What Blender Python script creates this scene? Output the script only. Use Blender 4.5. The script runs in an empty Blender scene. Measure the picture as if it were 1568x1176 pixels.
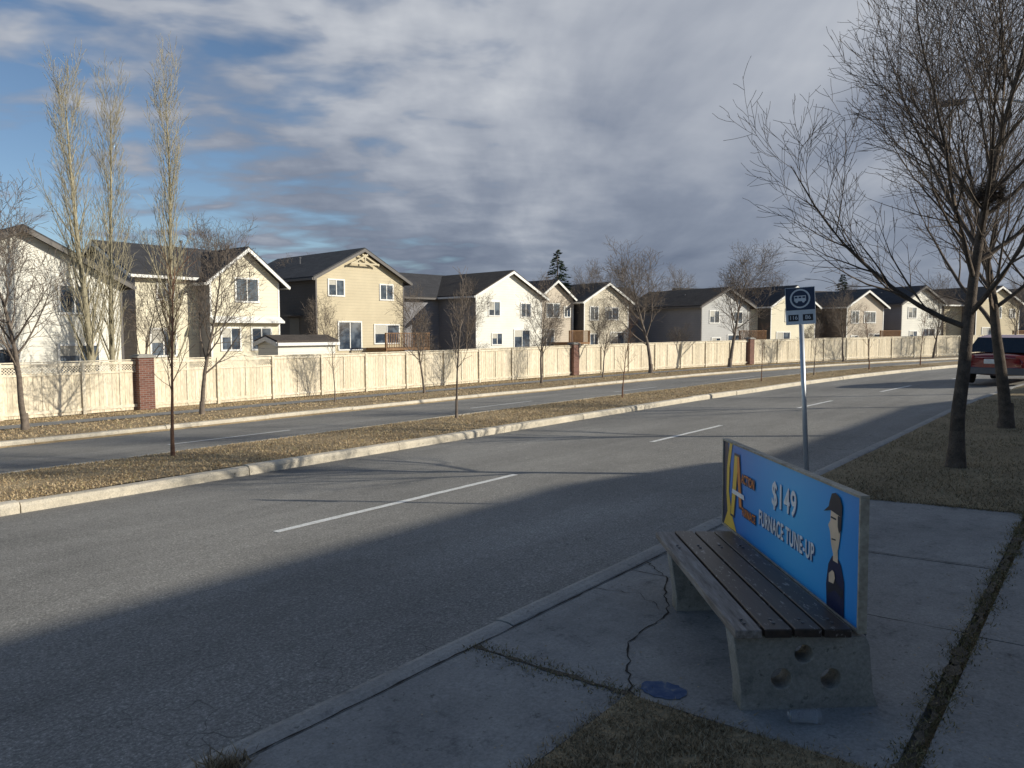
import bpy, math, random
from mathutils import Vector, Matrix
R=random.Random(7)
scene=bpy.context.scene
rad=math.radians
UP=Vector((0,0,1))
# ------------------------------------------------------------------ terrain
def off(x):
    if x<18: return 0.0
    if x<92: return -(x-18)**2/200.0
    return -(74**2)/200.0-(x-92)*0.74
def rise(x):
    return 0.0 if x<25 else 0.012*(min(x,90)-25)
def lerp_tab(tab,d):
    if d<=tab[0][0]: return tab[0][1]
    for (a,za),(b,zb) in zip(tab,tab[1:]):
        if d<=b: return za+(zb-za)*(d-a)/(b-a)
    return tab[-1][1]
def zroad(d): return -0.24-0.046*(d-2.8)
SIDE=[(-15,.62),(-6,.42),(-1.2,.05),(0,0),(2.8,-.115)]
VERGE=[(18.9,zroad(18.9)+.12),(30,zroad(30)+.12),(40,-1.45)]
def zs(x,d,kind):
    if kind=='side': z=lerp_tab(SIDE,d)
    elif kind=='road': z=zroad(d)
    elif kind=='med': z=zroad(d)+.125+0.05*math.sin(max(0,min(1,(d-10.05)/3.15))*math.pi)
    else: z=lerp_tab(VERGE,d)
    return z+rise(x)
def P(x,d,kind,dz=0): return Vector((x,d+off(x),zs(x,d,kind)+dz))
# ------------------------------------------------------------------ materials
class NT:
    def __init__(s,tree): s.t=tree
    def n(s,typ,**k):
        nd=s.t.nodes.new(typ)
        for a,b in k.items(): setattr(nd,a,b)
        return nd
    def l(s,a,b): s.t.links.new(a,b)
def base_mat(name,rough=.8,spec=.3,metal=0):
    m=bpy.data.materials.new(name); m.use_nodes=True
    t=NT(m.node_tree); b=m.node_tree.nodes['Principled BSDF']
    b.inputs['Roughness'].default_value=rough
    b.inputs['Specular IOR Level'].default_value=spec
    b.inputs['Metallic'].default_value=metal
    return m,t,b
def C4(c,k=1): return (c[0]*k,c[1]*k,c[2]*k,1)
def ramp(t,stops,inp):
    r=t.n('ShaderNodeValToRGB'); e=r.color_ramp.elements
    e[0].position=stops[0][0]; e[0].color=stops[0][1]
    e[1].position=stops[-1][0]; e[1].color=stops[-1][1]
    for p,c in stops[1:-1]:
        x=e.new(p); x.color=c
    t.l(inp,r.inputs[0]); return r.outputs[0]
def coord(t,scale=(1,1,1)):
    tc=t.n('ShaderNodeTexCoord'); mp=t.n('ShaderNodeMapping'); mp.inputs['Scale'].default_value=scale
    t.l(tc.outputs['Object'],mp.inputs[0]); return mp.outputs[0]
def noise(t,vec,scale,detail=4,rough=.6):
    n=t.n('ShaderNodeTexNoise'); n.inputs['Scale'].default_value=scale
    n.inputs['Detail'].default_value=detail; n.inputs['Roughness'].default_value=rough
    t.l(vec,n.inputs['Vector']); return n.outputs['Fac']
def mixc(t,fac,a,b,mode='MIX'):
    m=t.n('ShaderNodeMix',data_type='RGBA',blend_type=mode)
    for sock,v in ((m.inputs[0],fac),(m.inputs[6],a),(m.inputs[7],b)):
        if isinstance(v,(int,float,tuple)): sock.default_value=v
        else: t.l(v,sock)
    return m.outputs[2]
def bump(t,b,h,strength=.3,dist=.01):
    bp=t.n('ShaderNodeBump'); bp.inputs['Strength'].default_value=strength; bp.inputs['Distance'].default_value=dist
    t.l(h,bp.inputs['Height']); t.l(bp.outputs[0],b.inputs['Normal'])
def noisy(name,c1,c2,scale=3,scale2=40,rough=.85,bs=.3,bd=.01,spec=.25,island=0,stretch=(1,1,1)):
    m,t,b=base_mat(name,rough,spec)
    v=coord(t,stretch)
    a=noise(t,v,scale,4); f=noise(t,v,scale2,2)
    col=ramp(t,[(.3,C4(c1)),(.7,C4(c2))],a)
    fine=ramp(t,[(.25,(.72,.72,.72,1)),(.75,(1.22,1.22,1.22,1))],f)
    col=mixc(t,1.0,col,fine,'MULTIPLY')
    if island:
        g=t.n('ShaderNodeNewGeometry')
        isl=ramp(t,[(0,(1-island,1-island,1-island,1)),(1,(1+island,1+island*.9,1+island*.8,1))],g.outputs['Random Per Island'])
        col=mixc(t,1.0,col,isl,'MULTIPLY')
    t.l(col,b.inputs['Base Color'])
    if bs: bump(t,b,f,bs,bd)
    return m
def plain(name,c,rough=.5,spec=.4,metal=0):
    m,t,b=base_mat(name,rough,spec,metal)
    v=coord(t); n=noise(t,v,9,3)
    col=ramp(t,[(.3,C4(c,.9)),(.7,C4(c,1.08))],n)
    t.l(col,b.inputs['Base Color']); return m
def asphalt():
    m,t,b=base_mat('asphalt',.9,.2)
    v=coord(t); vs=coord(t,(.12,1,1))
    big=noise(t,v,.35,4,.6); streak=noise(t,vs,1.3,4,.6); fine=noise(t,v,55,3,.85); mid=noise(t,v,7,4,.7)
    col=ramp(t,[(.3,(.235,.228,.212,1)),(.7,(.325,.313,.288,1))],big)
    col=mixc(t,.7,col,ramp(t,[(.3,(.80,.80,.80,1)),(.7,(1.16,1.16,1.16,1))],streak),'MULTIPLY')
    col=mixc(t,.9,col,ramp(t,[(.36,(.5,.5,.5,1)),(.58,(1.05,1.05,1.05,1)),(.70,(2.0,1.98,1.9,1))],fine),'MULTIPLY')
    col=mixc(t,.6,col,ramp(t,[(.3,(.84,.84,.84,1)),(.7,(1.10,1.10,1.10,1))],mid),'MULTIPLY')
    wob=t.n('ShaderNodeTexNoise'); wob.inputs['Scale'].default_value=2.2; t.l(v,wob.inputs['Vector'])
    ad=t.n('ShaderNodeVectorMath',operation='MULTIPLY_ADD'); t.l(wob.outputs['Color'],ad.inputs[0]); ad.inputs[1].default_value=(.9,.9,.9); t.l(v,ad.inputs[2])
    vo=t.n('ShaderNodeTexVoronoi',feature='DISTANCE_TO_EDGE'); vo.inputs['Scale'].default_value=1.7; t.l(ad.outputs[0],vo.inputs['Vector'])
    ck=ramp(t,[(.0,(.8,.8,.8,1)),(.010,(0,0,0,1))],vo.outputs['Distance'])
    sx=t.n('ShaderNodeSeparateXYZ'); t.l(v,sx.inputs[0])
    mr=t.n('ShaderNodeMapRange'); mr.inputs[1].default_value=3.0; mr.inputs[2].default_value=4.8; t.l(sx.outputs[1],mr.inputs[0])
    edge=ramp(t,[(.0,(1,1,1,1)),(1,(0,0,0,1))],mr.outputs[0])
    sp=noise(t,v,.3,2); sm=ramp(t,[(.41,(0,0,0,1)),(.53,(1,1,1,1))],sp)
    cm=mixc(t,1.0,ck,sm,'MULTIPLY'); cm=mixc(t,1.0,cm,edge,'MULTIPLY')
    col=mixc(t,cm,col,(.045,.044,.042,1))
    t.l(col,b.inputs['Base Color']); bump(t,b,fine,.5,.012)
    return m
M_asph=asphalt()
def concrete(name,c1,c2):
    m,t,b=base_mat(name,.88,.25)
    v=coord(t); big=noise(t,v,1.1,5,.7); f=noise(t,v,60,3,.8); st=noise(t,v,5,5,.75); pit=noise(t,v,22,3,.7)
    col=ramp(t,[(.3,C4(c1)),(.7,C4(c2))],big)
    col=mixc(t,.85,col,ramp(t,[(.3,(.70,.70,.70,1)),(.7,(1.22,1.22,1.22,1))],f),'MULTIPLY')
    col=mixc(t,.85,col,ramp(t,[(.28,(.45,.45,.47,1)),(.42,(.93,.93,.93,1)),(.72,(1.18,1.16,1.13,1))],st),'MULTIPLY')
    col=mixc(t,.8,col,ramp(t,[(.30,(.45,.44,.43,1)),(.37,(1,1,1,1))],pit),'MULTIPLY')
    t.l(col,b.inputs['Base Color']); bump(t,b,f,.45,.006)
    return m
M_conc=concrete('concrete_pavement',(.21,.208,.20),(.315,.31,.295))
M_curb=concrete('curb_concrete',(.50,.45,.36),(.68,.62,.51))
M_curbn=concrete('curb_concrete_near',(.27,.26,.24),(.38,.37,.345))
M_bconc=concrete('bench_concrete',(.25,.24,.21),(.36,.34,.31))
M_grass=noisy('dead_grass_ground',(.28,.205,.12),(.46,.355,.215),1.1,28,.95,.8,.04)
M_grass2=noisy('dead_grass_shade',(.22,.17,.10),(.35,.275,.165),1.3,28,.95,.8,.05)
M_dirt=noisy('dirt',(.07,.058,.043),(.14,.115,.085),8,50,.95,.6,.02)
M_crack=noisy('crack_shadow_fill',(.022,.020,.018),(.045,.04,.034),8,50,.95,0,.02)
def blades_mat(name,stops):
    m,t,b=base_mat(name,.8,.15)
    g=t.n('ShaderNodeNewGeometry'); col=ramp(t,stops,g.outputs['Random Per Island'])
    t.l(col,b.inputs['Base Color']); return m
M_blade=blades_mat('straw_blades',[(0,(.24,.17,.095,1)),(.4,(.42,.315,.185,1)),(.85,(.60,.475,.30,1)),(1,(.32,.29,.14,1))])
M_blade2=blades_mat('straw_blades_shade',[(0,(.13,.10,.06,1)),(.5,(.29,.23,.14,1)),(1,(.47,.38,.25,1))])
M_weed=blades_mat('weed_blades',[(0,(.10,.10,.045,1)),(.6,(.22,.18,.09,1)),(1,(.36,.28,.15,1))])
M_paint=noisy('road_paint',(.6,.6,.57),(.84,.84,.81),14,60,.7,.1,.003)
M_bark=noisy('bark',(.125,.103,.087),(.24,.20,.165),9,60,.9,0,.02,island=.25)
M_barkd=noisy('bark_dark',(.07,.056,.046),(.155,.125,.10),9,60,.9,.6,.02,island=.3)
M_barkp=noisy('bark_poplar',(.28,.25,.17),(.46,.42,.30),9,60,.9,0,.02,island=.3)
M_barkr=noisy('bark_red',(.15,.08,.055),(.25,.15,.10),9,60,.9,0,.02,island=.3)
M_needle=blades_mat('spruce_needles',[(0,(.012,.022,.012,1)),(.6,(.03,.05,.025,1)),(1,(.06,.08,.035,1))])
M_fence=noisy('fence_wood',(.66,.58,.43),(.84,.75,.59),.8,9,.85,.3,.01,island=.09,stretch=(3,3,.6))
M_cap=noisy('fence_cap_wood',(.68,.60,.45),(.84,.76,.61),.8,9,.8,.3,.01)
def brick():
    m,t,b=base_mat('brick',.9,.2)
    tc=t.n('ShaderNodeTexCoord'); sx=t.n('ShaderNodeSeparateXYZ'); t.l(tc.outputs['Object'],sx.inputs[0])
    ad=t.n('ShaderNodeMath',operation='ADD'); t.l(sx.outputs[0],ad.inputs[0]); t.l(sx.outputs[1],ad.inputs[1])
    cb=t.n('ShaderNodeCombineXYZ'); t.l(ad.outputs[0],cb.inputs[0]); t.l(sx.outputs[2],cb.inputs[1])
    br=t.n('ShaderNodeTexBrick'); br.inputs['Scale'].default_value=1; br.inputs['Brick Width'].default_value=.21; br.inputs['Row Height'].default_value=.075
    br.inputs['Mortar Size'].default_value=.008
    br.inputs['Color1'].default_value=(.14,.06,.045,1); br.inputs['Color2'].default_value=(.22,.10,.072,1); br.inputs['Mortar'].default_value=(.24,.21,.19,1)
    t.l(cb.outputs[0],br.inputs['Vector']); t.l(br.outputs['Color'],b.inputs['Base Color']); return m
M_brick=brick()
def siding(name,c,period=.19):
    m,t,b=base_mat(name,.7,.3)
    tc=t.n('ShaderNodeTexCoord'); sx=t.n('ShaderNodeSeparateXYZ'); t.l(tc.outputs['Object'],sx.inputs[0])
    dv=t.n('ShaderNodeMath',operation='DIVIDE'); dv.inputs[1].default_value=period; t.l(sx.outputs[2],dv.inputs[0])
    fr=t.n('ShaderNodeMath',operation='FRACT'); t.l(dv.outputs[0],fr.inputs[0])
    ln=ramp(t,[(0,(.62,.62,.62,1)),(.14,(1,1,1,1)),(1,(1.03,1.03,1.03,1))],fr.outputs[0])
    n=noise(t,tc.outputs['Object'],.7,4)
    col=ramp(t,[(.3,C4(c,.9)),(.7,C4(c,1.06))],n)
    col=mixc(t,.7,col,ln,'MULTIPLY')
    t.l(col,b.inputs['Base Color']); bump(t,b,fr.outputs[0],.5,.02); return m
M_cream=siding('siding_cream',(.80,.735,.57)); M_white=siding('siding_white',(.82,.80,.72))
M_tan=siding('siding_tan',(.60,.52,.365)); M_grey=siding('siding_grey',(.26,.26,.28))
M_darkshade=siding('siding_dark_shade',(.10,.095,.095)); M_beige=siding('siding_beige',(.56,.49,.40)); M_brown=siding('siding_brown',(.24,.19,.15))  # dark siding has the side walls' shade put into its colour
M_lgrey=siding('siding_light_grey',(.52,.52,.51)); M_sand=siding('siding_sand',(.66,.60,.48))
M_roofs=[noisy('shingles_%s'%i,c,tuple(k*1.5 for k in c),1.2,14,.95,.7,.03,stretch=(1,1,4)) for i,c in zip(('grey','brown','black'),((.060,.060,.063),(.065,.055,.048),(.042,.042,.046)))]
M_trim=plain('white_trim',(.80,.79,.75)); M_trimd=plain('dark_trim',(.11,.10,.095))
def glass():
    m,t,b=base_mat('window_glass',.06,.8)
    v=coord(t); n=noise(t,v,1.1,2)
    t.l(ramp(t,[(.45,(.03,.045,.07,1)),(.6,(.12,.15,.19,1))],n),b.inputs['Base Color']); return m
M_glass=glass()
M_deck=noisy('deck_wood',(.20,.11,.06),(.33,.20,.11),3,20)
M_metal=plain('galvanised_metal',(.52,.54,.56),.42,.5,.6)
M_metald=plain('dark_metal',(.12,.12,.13),.5,.4,.3)
M_blind=plain('window_blind',(.5,.48,.42),.8)
# ------------------------------------------------------------------ mesh helpers
def mkobj(name,verts,faces,mats,parent=None,fm=None,smooth=False):
    me=bpy.data.meshes.new(name); me.from_pydata([tuple(v) for v in verts],[],faces)
    for m in (mats if isinstance(mats,(list,tuple)) else [mats]): me.materials.append(m)
    if fm: me.polygons.foreach_set('material_index',fm)
    if smooth: me.polygons.foreach_set('use_smooth',[True]*len(faces))
    me.update()
    ob=bpy.data.objects.new(name,me); scene.collection.objects.link(ob)
    if parent: ob.parent=parent
    return ob
def empty(name,loc=(0,0,0),rotz=0):
    e=bpy.data.objects.new(name,None); e.location=loc; e.rotation_euler=(0,0,rotz); e.empty_display_size=.3
    scene.collection.objects.link(e); return e
class MB:
    def __init__(s): s.v=[]; s.f=[]; s.m=[]
    def box(s,c,h,mi=0,rot=None):
        k=len(s.v)
        for a in (-1,1):
            for b in (-1,1):
                for d in (-1,1):
                    q=Vector((a*h[0],b*h[1],d*h[2]))
                    if rot: q=rot@q
                    s.v.append(Vector(c)+q)
        for f in ((0,1,3,2),(4,6,7,5),(0,4,5,1),(2,3,7,6),(0,2,6,4),(1,5,7,3)):
            s.f.append(tuple(k+i for i in f)); s.m.append(mi)
    def b2(s,x0,x1,y0,y1,z0,z1,mi=0): s.box(((x0+x1)/2,(y0+y1)/2,(z0+z1)/2),(abs(x1-x0)/2,abs(y1-y0)/2,abs(z1-z0)/2),mi)
    def hexa(s,pts,mi=0):
        k=len(s.v); s.v+= [Vector(p) for p in pts]
        for f in ((0,3,2,1),(4,5,6,7),(0,1,5,4),(1,2,6,5),(2,3,7,6),(3,0,4,7)):
            s.f.append(tuple(k+i for i in f)); s.m.append(mi)
    def poly(s,pts,mi=0):
        k=len(s.v); s.v+=[Vector(p) for p in pts]; s.f.append(tuple(range(k,k+len(pts)))); s.m.append(mi)
    def cyl(s,a,b,r0,r1=None,n=12,mi=0,cap=True):
        a=Vector(a);b=Vector(b); r1=r0 if r1 is None else r1
        d=(b-a).normalized(); q=d.to_track_quat('Z','Y'); k=len(s.v)
        for p,r in ((a,r0),(b,r1)):
            for i in range(n):
                an=2*math.pi*i/n; s.v.append(p+q@Vector((math.cos(an)*r,math.sin(an)*r,0)))
        for i in range(n):
            j=(i+1)%n; s.f.append((k+i,k+j,k+n+j,k+n+i)); s.m.append(mi)
        if cap:
            s.f.append(tuple(k+i for i in reversed(range(n)))); s.m.append(mi)
            s.f.append(tuple(k+n+i for i in range(n))); s.m.append(mi)
    def obj(s,name,mats,parent=None,bevel=0,smooth=False):
        o=mkobj(name,s.v,s.f,mats,parent,s.m,smooth)
        if bevel:
            b=o.modifiers.new('bevel','BEVEL'); b.width=bevel; b.segments=2; b.limit_method='ANGLE'
        return o
# ------------------------------------------------------------------ ground & roads
def frange(a,b,s):
    n=max(1,int(math.ceil((b-a)/s))); return [a+(b-a)*i/n for i in range(n+1)]
def strip(name,x0,x1,ds,kind,mat,dz=0,step=1.5,jit=0):
    xs=frange(x0,x1,step); v=[];f=[]; n=len(ds)
    for x in xs:
        for d in ds:
            q=P(x,d,kind,dz)
            if jit: q.z+=R.uniform(-jit,jit)
            v.append(q)
    for i in range(len(xs)-1):
        for j in range(n-1):
            a=i*n+j; f.append((a,a+n,a+n+1,a+1))
    return mkobj(name,v,f,mat,smooth=True)
GT=[(-700,2.5),(-60,1.2),(-15,.60),(-6,.40),(-1.25,.035),(-1.0,-.06),(2.6,-.18),(2.85,zroad(2.85)-.03),(18.8,zroad(18.8)-.03),(18.97,zroad(18.97)+.09),(19.05,zroad(19.05)+.12),(30,zroad(30)+.12),(40,-1.45),(60,-1.45),(900,-1.5)]
def ground():
    xs=[-400,-100]+frange(-30,110,1.5)+[150,300,700,1500]
    ds=sorted(set([g[0] for g in GT]+[19.5,20,20.5,21,22,23,24,25,26,27,28]))
    v=[];f=[];n=len(ds)
    for x in xs:
        for d in ds:
            v.append((x,d+off(x),lerp_tab(GT,d)+rise(x)+(R.uniform(-.02,.02) if (19.1<d<22.5 or 24.5<d<29) else 0)))
    for i in range(len(xs)-1):
        for j in range(n-1):
            a=i*n+j; f.append((a,a+n,a+n+1,a+1))
    mkobj('ground',v,f,M_grass,smooth=True)
ground()
strip('road',-30,150,[2.8,4.5,6.4,8.2,10.1],'road',M_asph,0)
strip('road',-30,150,[13.15,15.4,17,18.95],'road',M_asph,0)
strip('grass_median',-30,150,[10.2,10.6,11.2,11.8,12.4,13.05],'med',M_grass,0,jit=.012,step=.8)
strip('far_sidewalk',-30,150,[22.9,24.3],'verge',M_conc,.015)
def curb(name,d0,d1,kind,mat,x0=-12,x1=120,top=.0,seg=3.0):
    b=MB(); x=x0
    while x<x1:
        xe=x+seg-.014; dj=R.uniform(-.010,.010); zj=R.uniform(-.008,.008)
        sub=[x+(xe-x)*i/2 for i in range(3)]
        rings=[]
        for s_ in sub:
            zt=zs(s_,(d0+d1)/2,kind)+top+zj+R.uniform(-.003,.003)
            zb=zt-.2; r=.03; w0,w1=d0+dj,d1+dj
            prof=[(w0,zb),(w0,zt-r*1.4),(w0+r*.8,zt-.004),(w0+.06,zt+.004),(w1-.06,zt+.004),(w1-r*.8,zt-.004),(w1,zt-r*1.4),(w1,zb)]
            rings.append([Vector((s_,d+off(s_),z)) for d,z in prof])
        k=len(b.v)
        for r_ in rings: b.v+=r_
        for i in range(2):
            for j in range(7):
                a=k+i*8+j; b.f.append((a,a+8,a+9,a+1)); b.m.append(0)
        b.f.append(tuple(k+i for i in range(8))); b.m.append(0)
        b.f.append(tuple(k+16+i for i in reversed(range(8)))); b.m.append(0)
        x+=seg
    b.obj(name,[mat],smooth=False)
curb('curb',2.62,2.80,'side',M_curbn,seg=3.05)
curb('median_curb',10.02,10.24,'road',M_curb,top=.135)
curb('median_curb',12.98,13.2,'road',M_curb,top=.135)
curb('far_curb',18.9,19.12,'road',M_curb,top=.135)
def slab(b,x0,x1,d0,d1,g=.006,dz=0):
    dz+=R.uniform(-.004,.004); k=len(b.v); xs=[x0+g,(x0+x1)/2,x1-g]; dd=[d0+g,(d0+d1)/2,d1-g]
    for x in xs:
        for d in dd: b.v.append(P(x,d,'side',dz))
    for i in range(2):
        for j in range(2):
            a=k+i*3+j; b.f.append((a,a+3,a+4,a+1)); b.m.append(0)
    per=[0,1,2,5,8,7,6,3]; kk=len(b.v)
    for i in per:
        q=b.v[k+i].copy(); q.z-=.09; b.v.append(q)
    for i in range(8):
        j=(i+1)%8; b.f.append((k+per[i],k+per[j],kk+j,kk+i)); b.m.append(0)
b=MB()
for x0,x1 in ((2.87,4.52),(4.52,5.9),(5.9,7.9)): slab(b,x0,x1,.56,2.61)
for x0,x1 in ((-9,-6),(-6,-3.2),(-3.2,-1.2),(-1.2,1.35),(1.35,2.87)): slab(b,x0,x1,1.66,2.61)
xx=-12.0
while xx<90:
    slab(b,xx,xx+1.5,-1.0,.50); xx+=1.5
b.obj('sidewalk',[M_conc])
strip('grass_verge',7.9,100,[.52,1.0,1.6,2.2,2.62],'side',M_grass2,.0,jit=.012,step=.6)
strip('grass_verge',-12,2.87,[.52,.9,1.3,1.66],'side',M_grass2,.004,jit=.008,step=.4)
def dash(b,x0,x1,d,w=.11):
    xs=frange(x0,x1,.35)
    for i in range(len(xs)-1):
        a,c=w/2*R.uniform(.85,1.05),w/2*R.uniform(.85,1.05)
        q=[P(xs[i],d-a,'road',.005),P(xs[i+1],d-a,'road',.005),P(xs[i+1],d+c,'road',.005),P(xs[i],d+c,'road',.005)]
        b.poly(q)
b=MB()
for x0,x1 in ((-5,-1.2),(4.1,7.9),(11.8,14.8),(19.3,22.0),(26,29),(33,36),(41,44),(49,52),(57,60),(65,68),(73,76)): dash(b,x0,x1,6.4-.02*max(0,x0-14))
for x0,x1 in ((-1,2),(7.4,10.4),(16.9,20),(25,28),(33,36),(41,44),(49,52),(57,60)): dash(b,x0,x1,15.5)
b.obj('lane_markings',[M_paint])
def crack(b,pts,w,kind='side',dz=.006,sub=7,mi=0,wob=.02):
    P2=[]
    for (x0,d0),(x1,d1) in zip(pts,pts[1:]):
        for i in range(sub):
            t=i/sub; P2.append((x0+(x1-x0)*t+R.uniform(-wob,wob),d0+(d1-d0)*t+R.uniform(-wob,wob)))
    P2.append(pts[-1])
    L=[]
    for i,(x,d) in enumerate(P2):
        a=P2[max(0,i-1)];c=P2[min(len(P2)-1,i+1)]; tx,td=c[0]-a[0],c[1]-a[1]; n=math.hypot(tx,td) or 1
        ww=w*R.uniform(.2,1.4)/2; L.append((P(x-td/n*ww,d+tx/n*ww,kind,dz),P(x+td/n*ww,d-tx/n*ww,kind,dz)))
    for a,c in zip(L,L[1:]): b.poly([a[0],c[0],c[1],a[1]],mi)
    return P2
b=MB(); weedpts=[]
crack(b,[(2.87,1.64),(3.35,1.95),(3.9,2.0),(4.5,2.32),(4.75,2.6)],.010,sub=11,mi=1,wob=.016)
crack(b,[(3.9,2.0),(4.1,2.3),(4.05,2.6)],.005,mi=1)
crack(b,[(5.0,2.6),(5.3,2.1),(5.9,1.9)],.005,mi=1)
crack(b,[(4.5,.3),(5.2,.1),(5.9,.3)],.005,mi=1)
weedpts+=[(p,.035) for p in crack(b,[(2.87,2.62),(2.87,1.64)],.032,sub=22,wob=.008)]
jp=crack(b,[(2.4,.53),(3.6,.53),(5,.53),(6.5,.53),(8,.53),(12,.53)],.038,sub=30,wob=.014)
weedpts+=[(p,.075) for p in jp]*2
crack(b,[(4.52,.55),(4.52,1.6),(4.52,2.6)],.010,sub=14,mi=1,wob=.003); crack(b,[(5.9,.55),(5.9,1.6),(5.9,2.6)],.010,sub=14,mi=1,wob=.003)
weedpts+=[(p,.03) for p in crack(b,[(1.35,2.62),(1.35,1.7)],.022,sub=14,wob=.005)]
crack(b,[(.0,2.615),(2,2.615),(4,2.615),(7,2.615)],.014,sub=30,mi=1,wob=.006)
crack(b,[(.0,2.815),(2,2.82),(4,2.815),(8,2.82)],.03,kind='road',sub=30,wob=.012,dz=.007)
for i in range(34):
    x,d=R.choice(jp); r=R.uniform(.012,.045)*(1 if math.sin(x*5)>-.2 else .4)
    b.poly([P(x+math.cos(k/9*6.283)*r*1.8*R.uniform(.7,1.1),d+math.sin(k/9*6.283)*r*R.uniform(.7,1.1),'side',.0075+i*.00004) for k in range(9)],0)
b.obj('pavement_cracks',[M_dirt,M_crack])
m_bl,t,bb=base_mat('blue_spray_paint',.85,.2); v=coord(t); nn=noise(t,v,25,4)
t.l(ramp(t,[(.35,(.04,.075,.17,1)),(.6,(.09,.13,.21,1)),(.7,(.2,.21,.22,1))],nn),bb.inputs['Base Color'])
pts=[]
for i in range(40):
    a=i/40*2*math.pi; r=R.uniform(.9,1.04); pts.append(P(3.0+.085*math.cos(a)*r,1.55+.115*math.sin(a)*r,'side',.0055))
mkobj('paint_mark',pts,[tuple(range(40))],m_bl)
# ------------------------------------------------------------------ grass blades
def blades(name,gen,n,h,mat,w=.006):
    v=[];f=[]
    for i in range(n):
        q=gen()
        if q is None: continue
        a=R.uniform(0,6.283); hh=h*R.uniform(.4,1.3); l=R.uniform(.2,1.5)*hh; ww=w*R.uniform(.6,1.6)
        e=Vector((math.cos(a)*ww,math.sin(a)*ww,0)); an=R.uniform(0,6.283)
        tip=q+Vector((math.cos(an)*l,math.sin(an)*l,hh)); k=len(v)
        v+=[q-e,q+e,tip]; f.append((k,k+1,k+2))
    return mkobj(name,v,f,mat)
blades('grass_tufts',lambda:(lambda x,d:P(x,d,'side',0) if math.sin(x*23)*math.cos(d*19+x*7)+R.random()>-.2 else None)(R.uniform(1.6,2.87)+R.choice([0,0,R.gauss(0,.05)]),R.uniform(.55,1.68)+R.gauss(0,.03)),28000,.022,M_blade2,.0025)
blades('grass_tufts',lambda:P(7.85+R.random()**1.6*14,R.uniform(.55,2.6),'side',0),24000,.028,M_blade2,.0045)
blades('grass_tufts',lambda:(lambda x:P(x,10.2+R.random()**1.2*2.85,'med',0))(2+R.random()**1.6*42),56000,.027,M_blade,.0075)
blades('grass_tufts',lambda:(lambda x:P(x,R.choice([R.uniform(19.05,22.9),R.uniform(24.3,26.7)]),'verge',0))(3+R.random()**1.3*55),32000,.04,M_blade,.015)
wp=weedpts
blades('weeds',lambda:(lambda w:P(w[0][0]+R.gauss(0,.05),w[0][1]+R.gauss(0,w[1]*.5),'side',0) if math.sin(w[0][0]*9)+math.sin(w[0][0]*23)>-.5+R.random() -.5 else None)(R.choice(wp)),11000,.020,M_weed,.003)
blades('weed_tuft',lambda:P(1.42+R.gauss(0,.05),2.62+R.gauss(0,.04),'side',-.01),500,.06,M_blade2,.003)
def litter(n):
    v=[];f=[]
    for i in range(n):
        x=R.uniform(1.2,8); d=R.choice([R.uniform(-.6,2.6),R.gauss(.53,.12),R.gauss(.53,.2),R.gauss(1.66,.1) if x<2.9 else R.uniform(-.6,2.6)])
        if x<2.87 and .5<d<1.6: continue
        q=P(x,d,'side',.008); s=R.uniform(.003,.009); k=len(v); a=R.uniform(0,6.28)
        for j in range(4): v.append(q+Vector((math.cos(a+j*1.57)*s*R.uniform(.5,1),math.sin(a+j*1.57)*s*R.uniform(.5,1),R.uniform(0,.003))))
        f.append((k,k+1,k+2,k+3))
    mkobj('leaf_litter',v,f,M_blade2)
litter(1000)
# ------------------------------------------------------------------ trees
def tube(b,pts,rr,n,mi=0):
    k=len(b.v); m=len(pts)
    for i,p in enumerate(pts):
        d=(pts[min(m-1,i+1)]-pts[max(0,i-1)]).normalized()
        a=d.cross(Vector((0.31,.95,.1)) if abs(d.z)>.8 else UP).normalized(); c=d.cross(a)
        for j in range(n):
            an=6.28318*j/n; b.v.append(p+a*(math.cos(an)*rr[i])+c*(math.sin(an)*rr[i]))
    for i in range(m-1):
        for j in range(n):
            j2=(j+1)%n; a=k+i*n; b.f.append((a+j,a+j2,a+n+j2,a+n+j)); b.m.append(mi)
def grow(b,rg,p,d,L,r,lev,T):
    ns=T['seg'][lev]; pts=[p.copy()]; rr=[r]; rmin=T.get('rmin',.004)
    for i in range(ns):
        w=T['wig'][lev]
        d=(d+Vector((rg.gauss(0,w),rg.gauss(0,w),rg.gauss(0,w)))+UP*T['up'][lev]/ns).normalized()
        p=p+d*(L/ns); pts.append(p.copy()); rr.append(max(rmin,r*(1-(T['tap'][lev])*(i+1)/ns)))
    tube(b,pts,rr,T['sides'][lev])
    if lev+1>=len(T['seg']): return
    n=T['n'][lev]; n=max(1,int(n*rg.uniform(.8,1.2))) if lev else n
    az=rg.uniform(0,6.28)
    for k in range(n):
        s0=T['start'][lev]; t=s0+(1-s0)*(k+rg.random()*.8)/n; t=min(t,.99)
        fi=t*ns; i=int(fi); q=pts[i].lerp(pts[i+1],fi-i); dd=(pts[i+1]-pts[i]).normalized(); rl=rr[i]*(1-(fi-i))+rr[i+1]*(fi-i)
        az+=2.4+rg.uniform(-.5,.5); ang=rad(T['ang'][lev])*rg.uniform(.7,1.3)
        if lev==0 and 'angtop' in T: ang*=1-(1-T['angtop'])*(t-s0)/(1-s0)
        a=dd.cross(Vector((1,.2,.1)) if abs(dd.z)>.8 else UP).normalized(); c=dd.cross(a)
        nd=dd*math.cos(ang)+(a*math.cos(az)+c*math.sin(az))*math.sin(ang)
        nl=T['len'][lev+1]*rg.uniform(.65,1.25)*(1-T['ls'][lev]*t)
        grow(b,rg,q,nd,nl,max(rmin,min(rl*T.get('rk',.62),r*.6)),lev+1,T)
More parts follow.
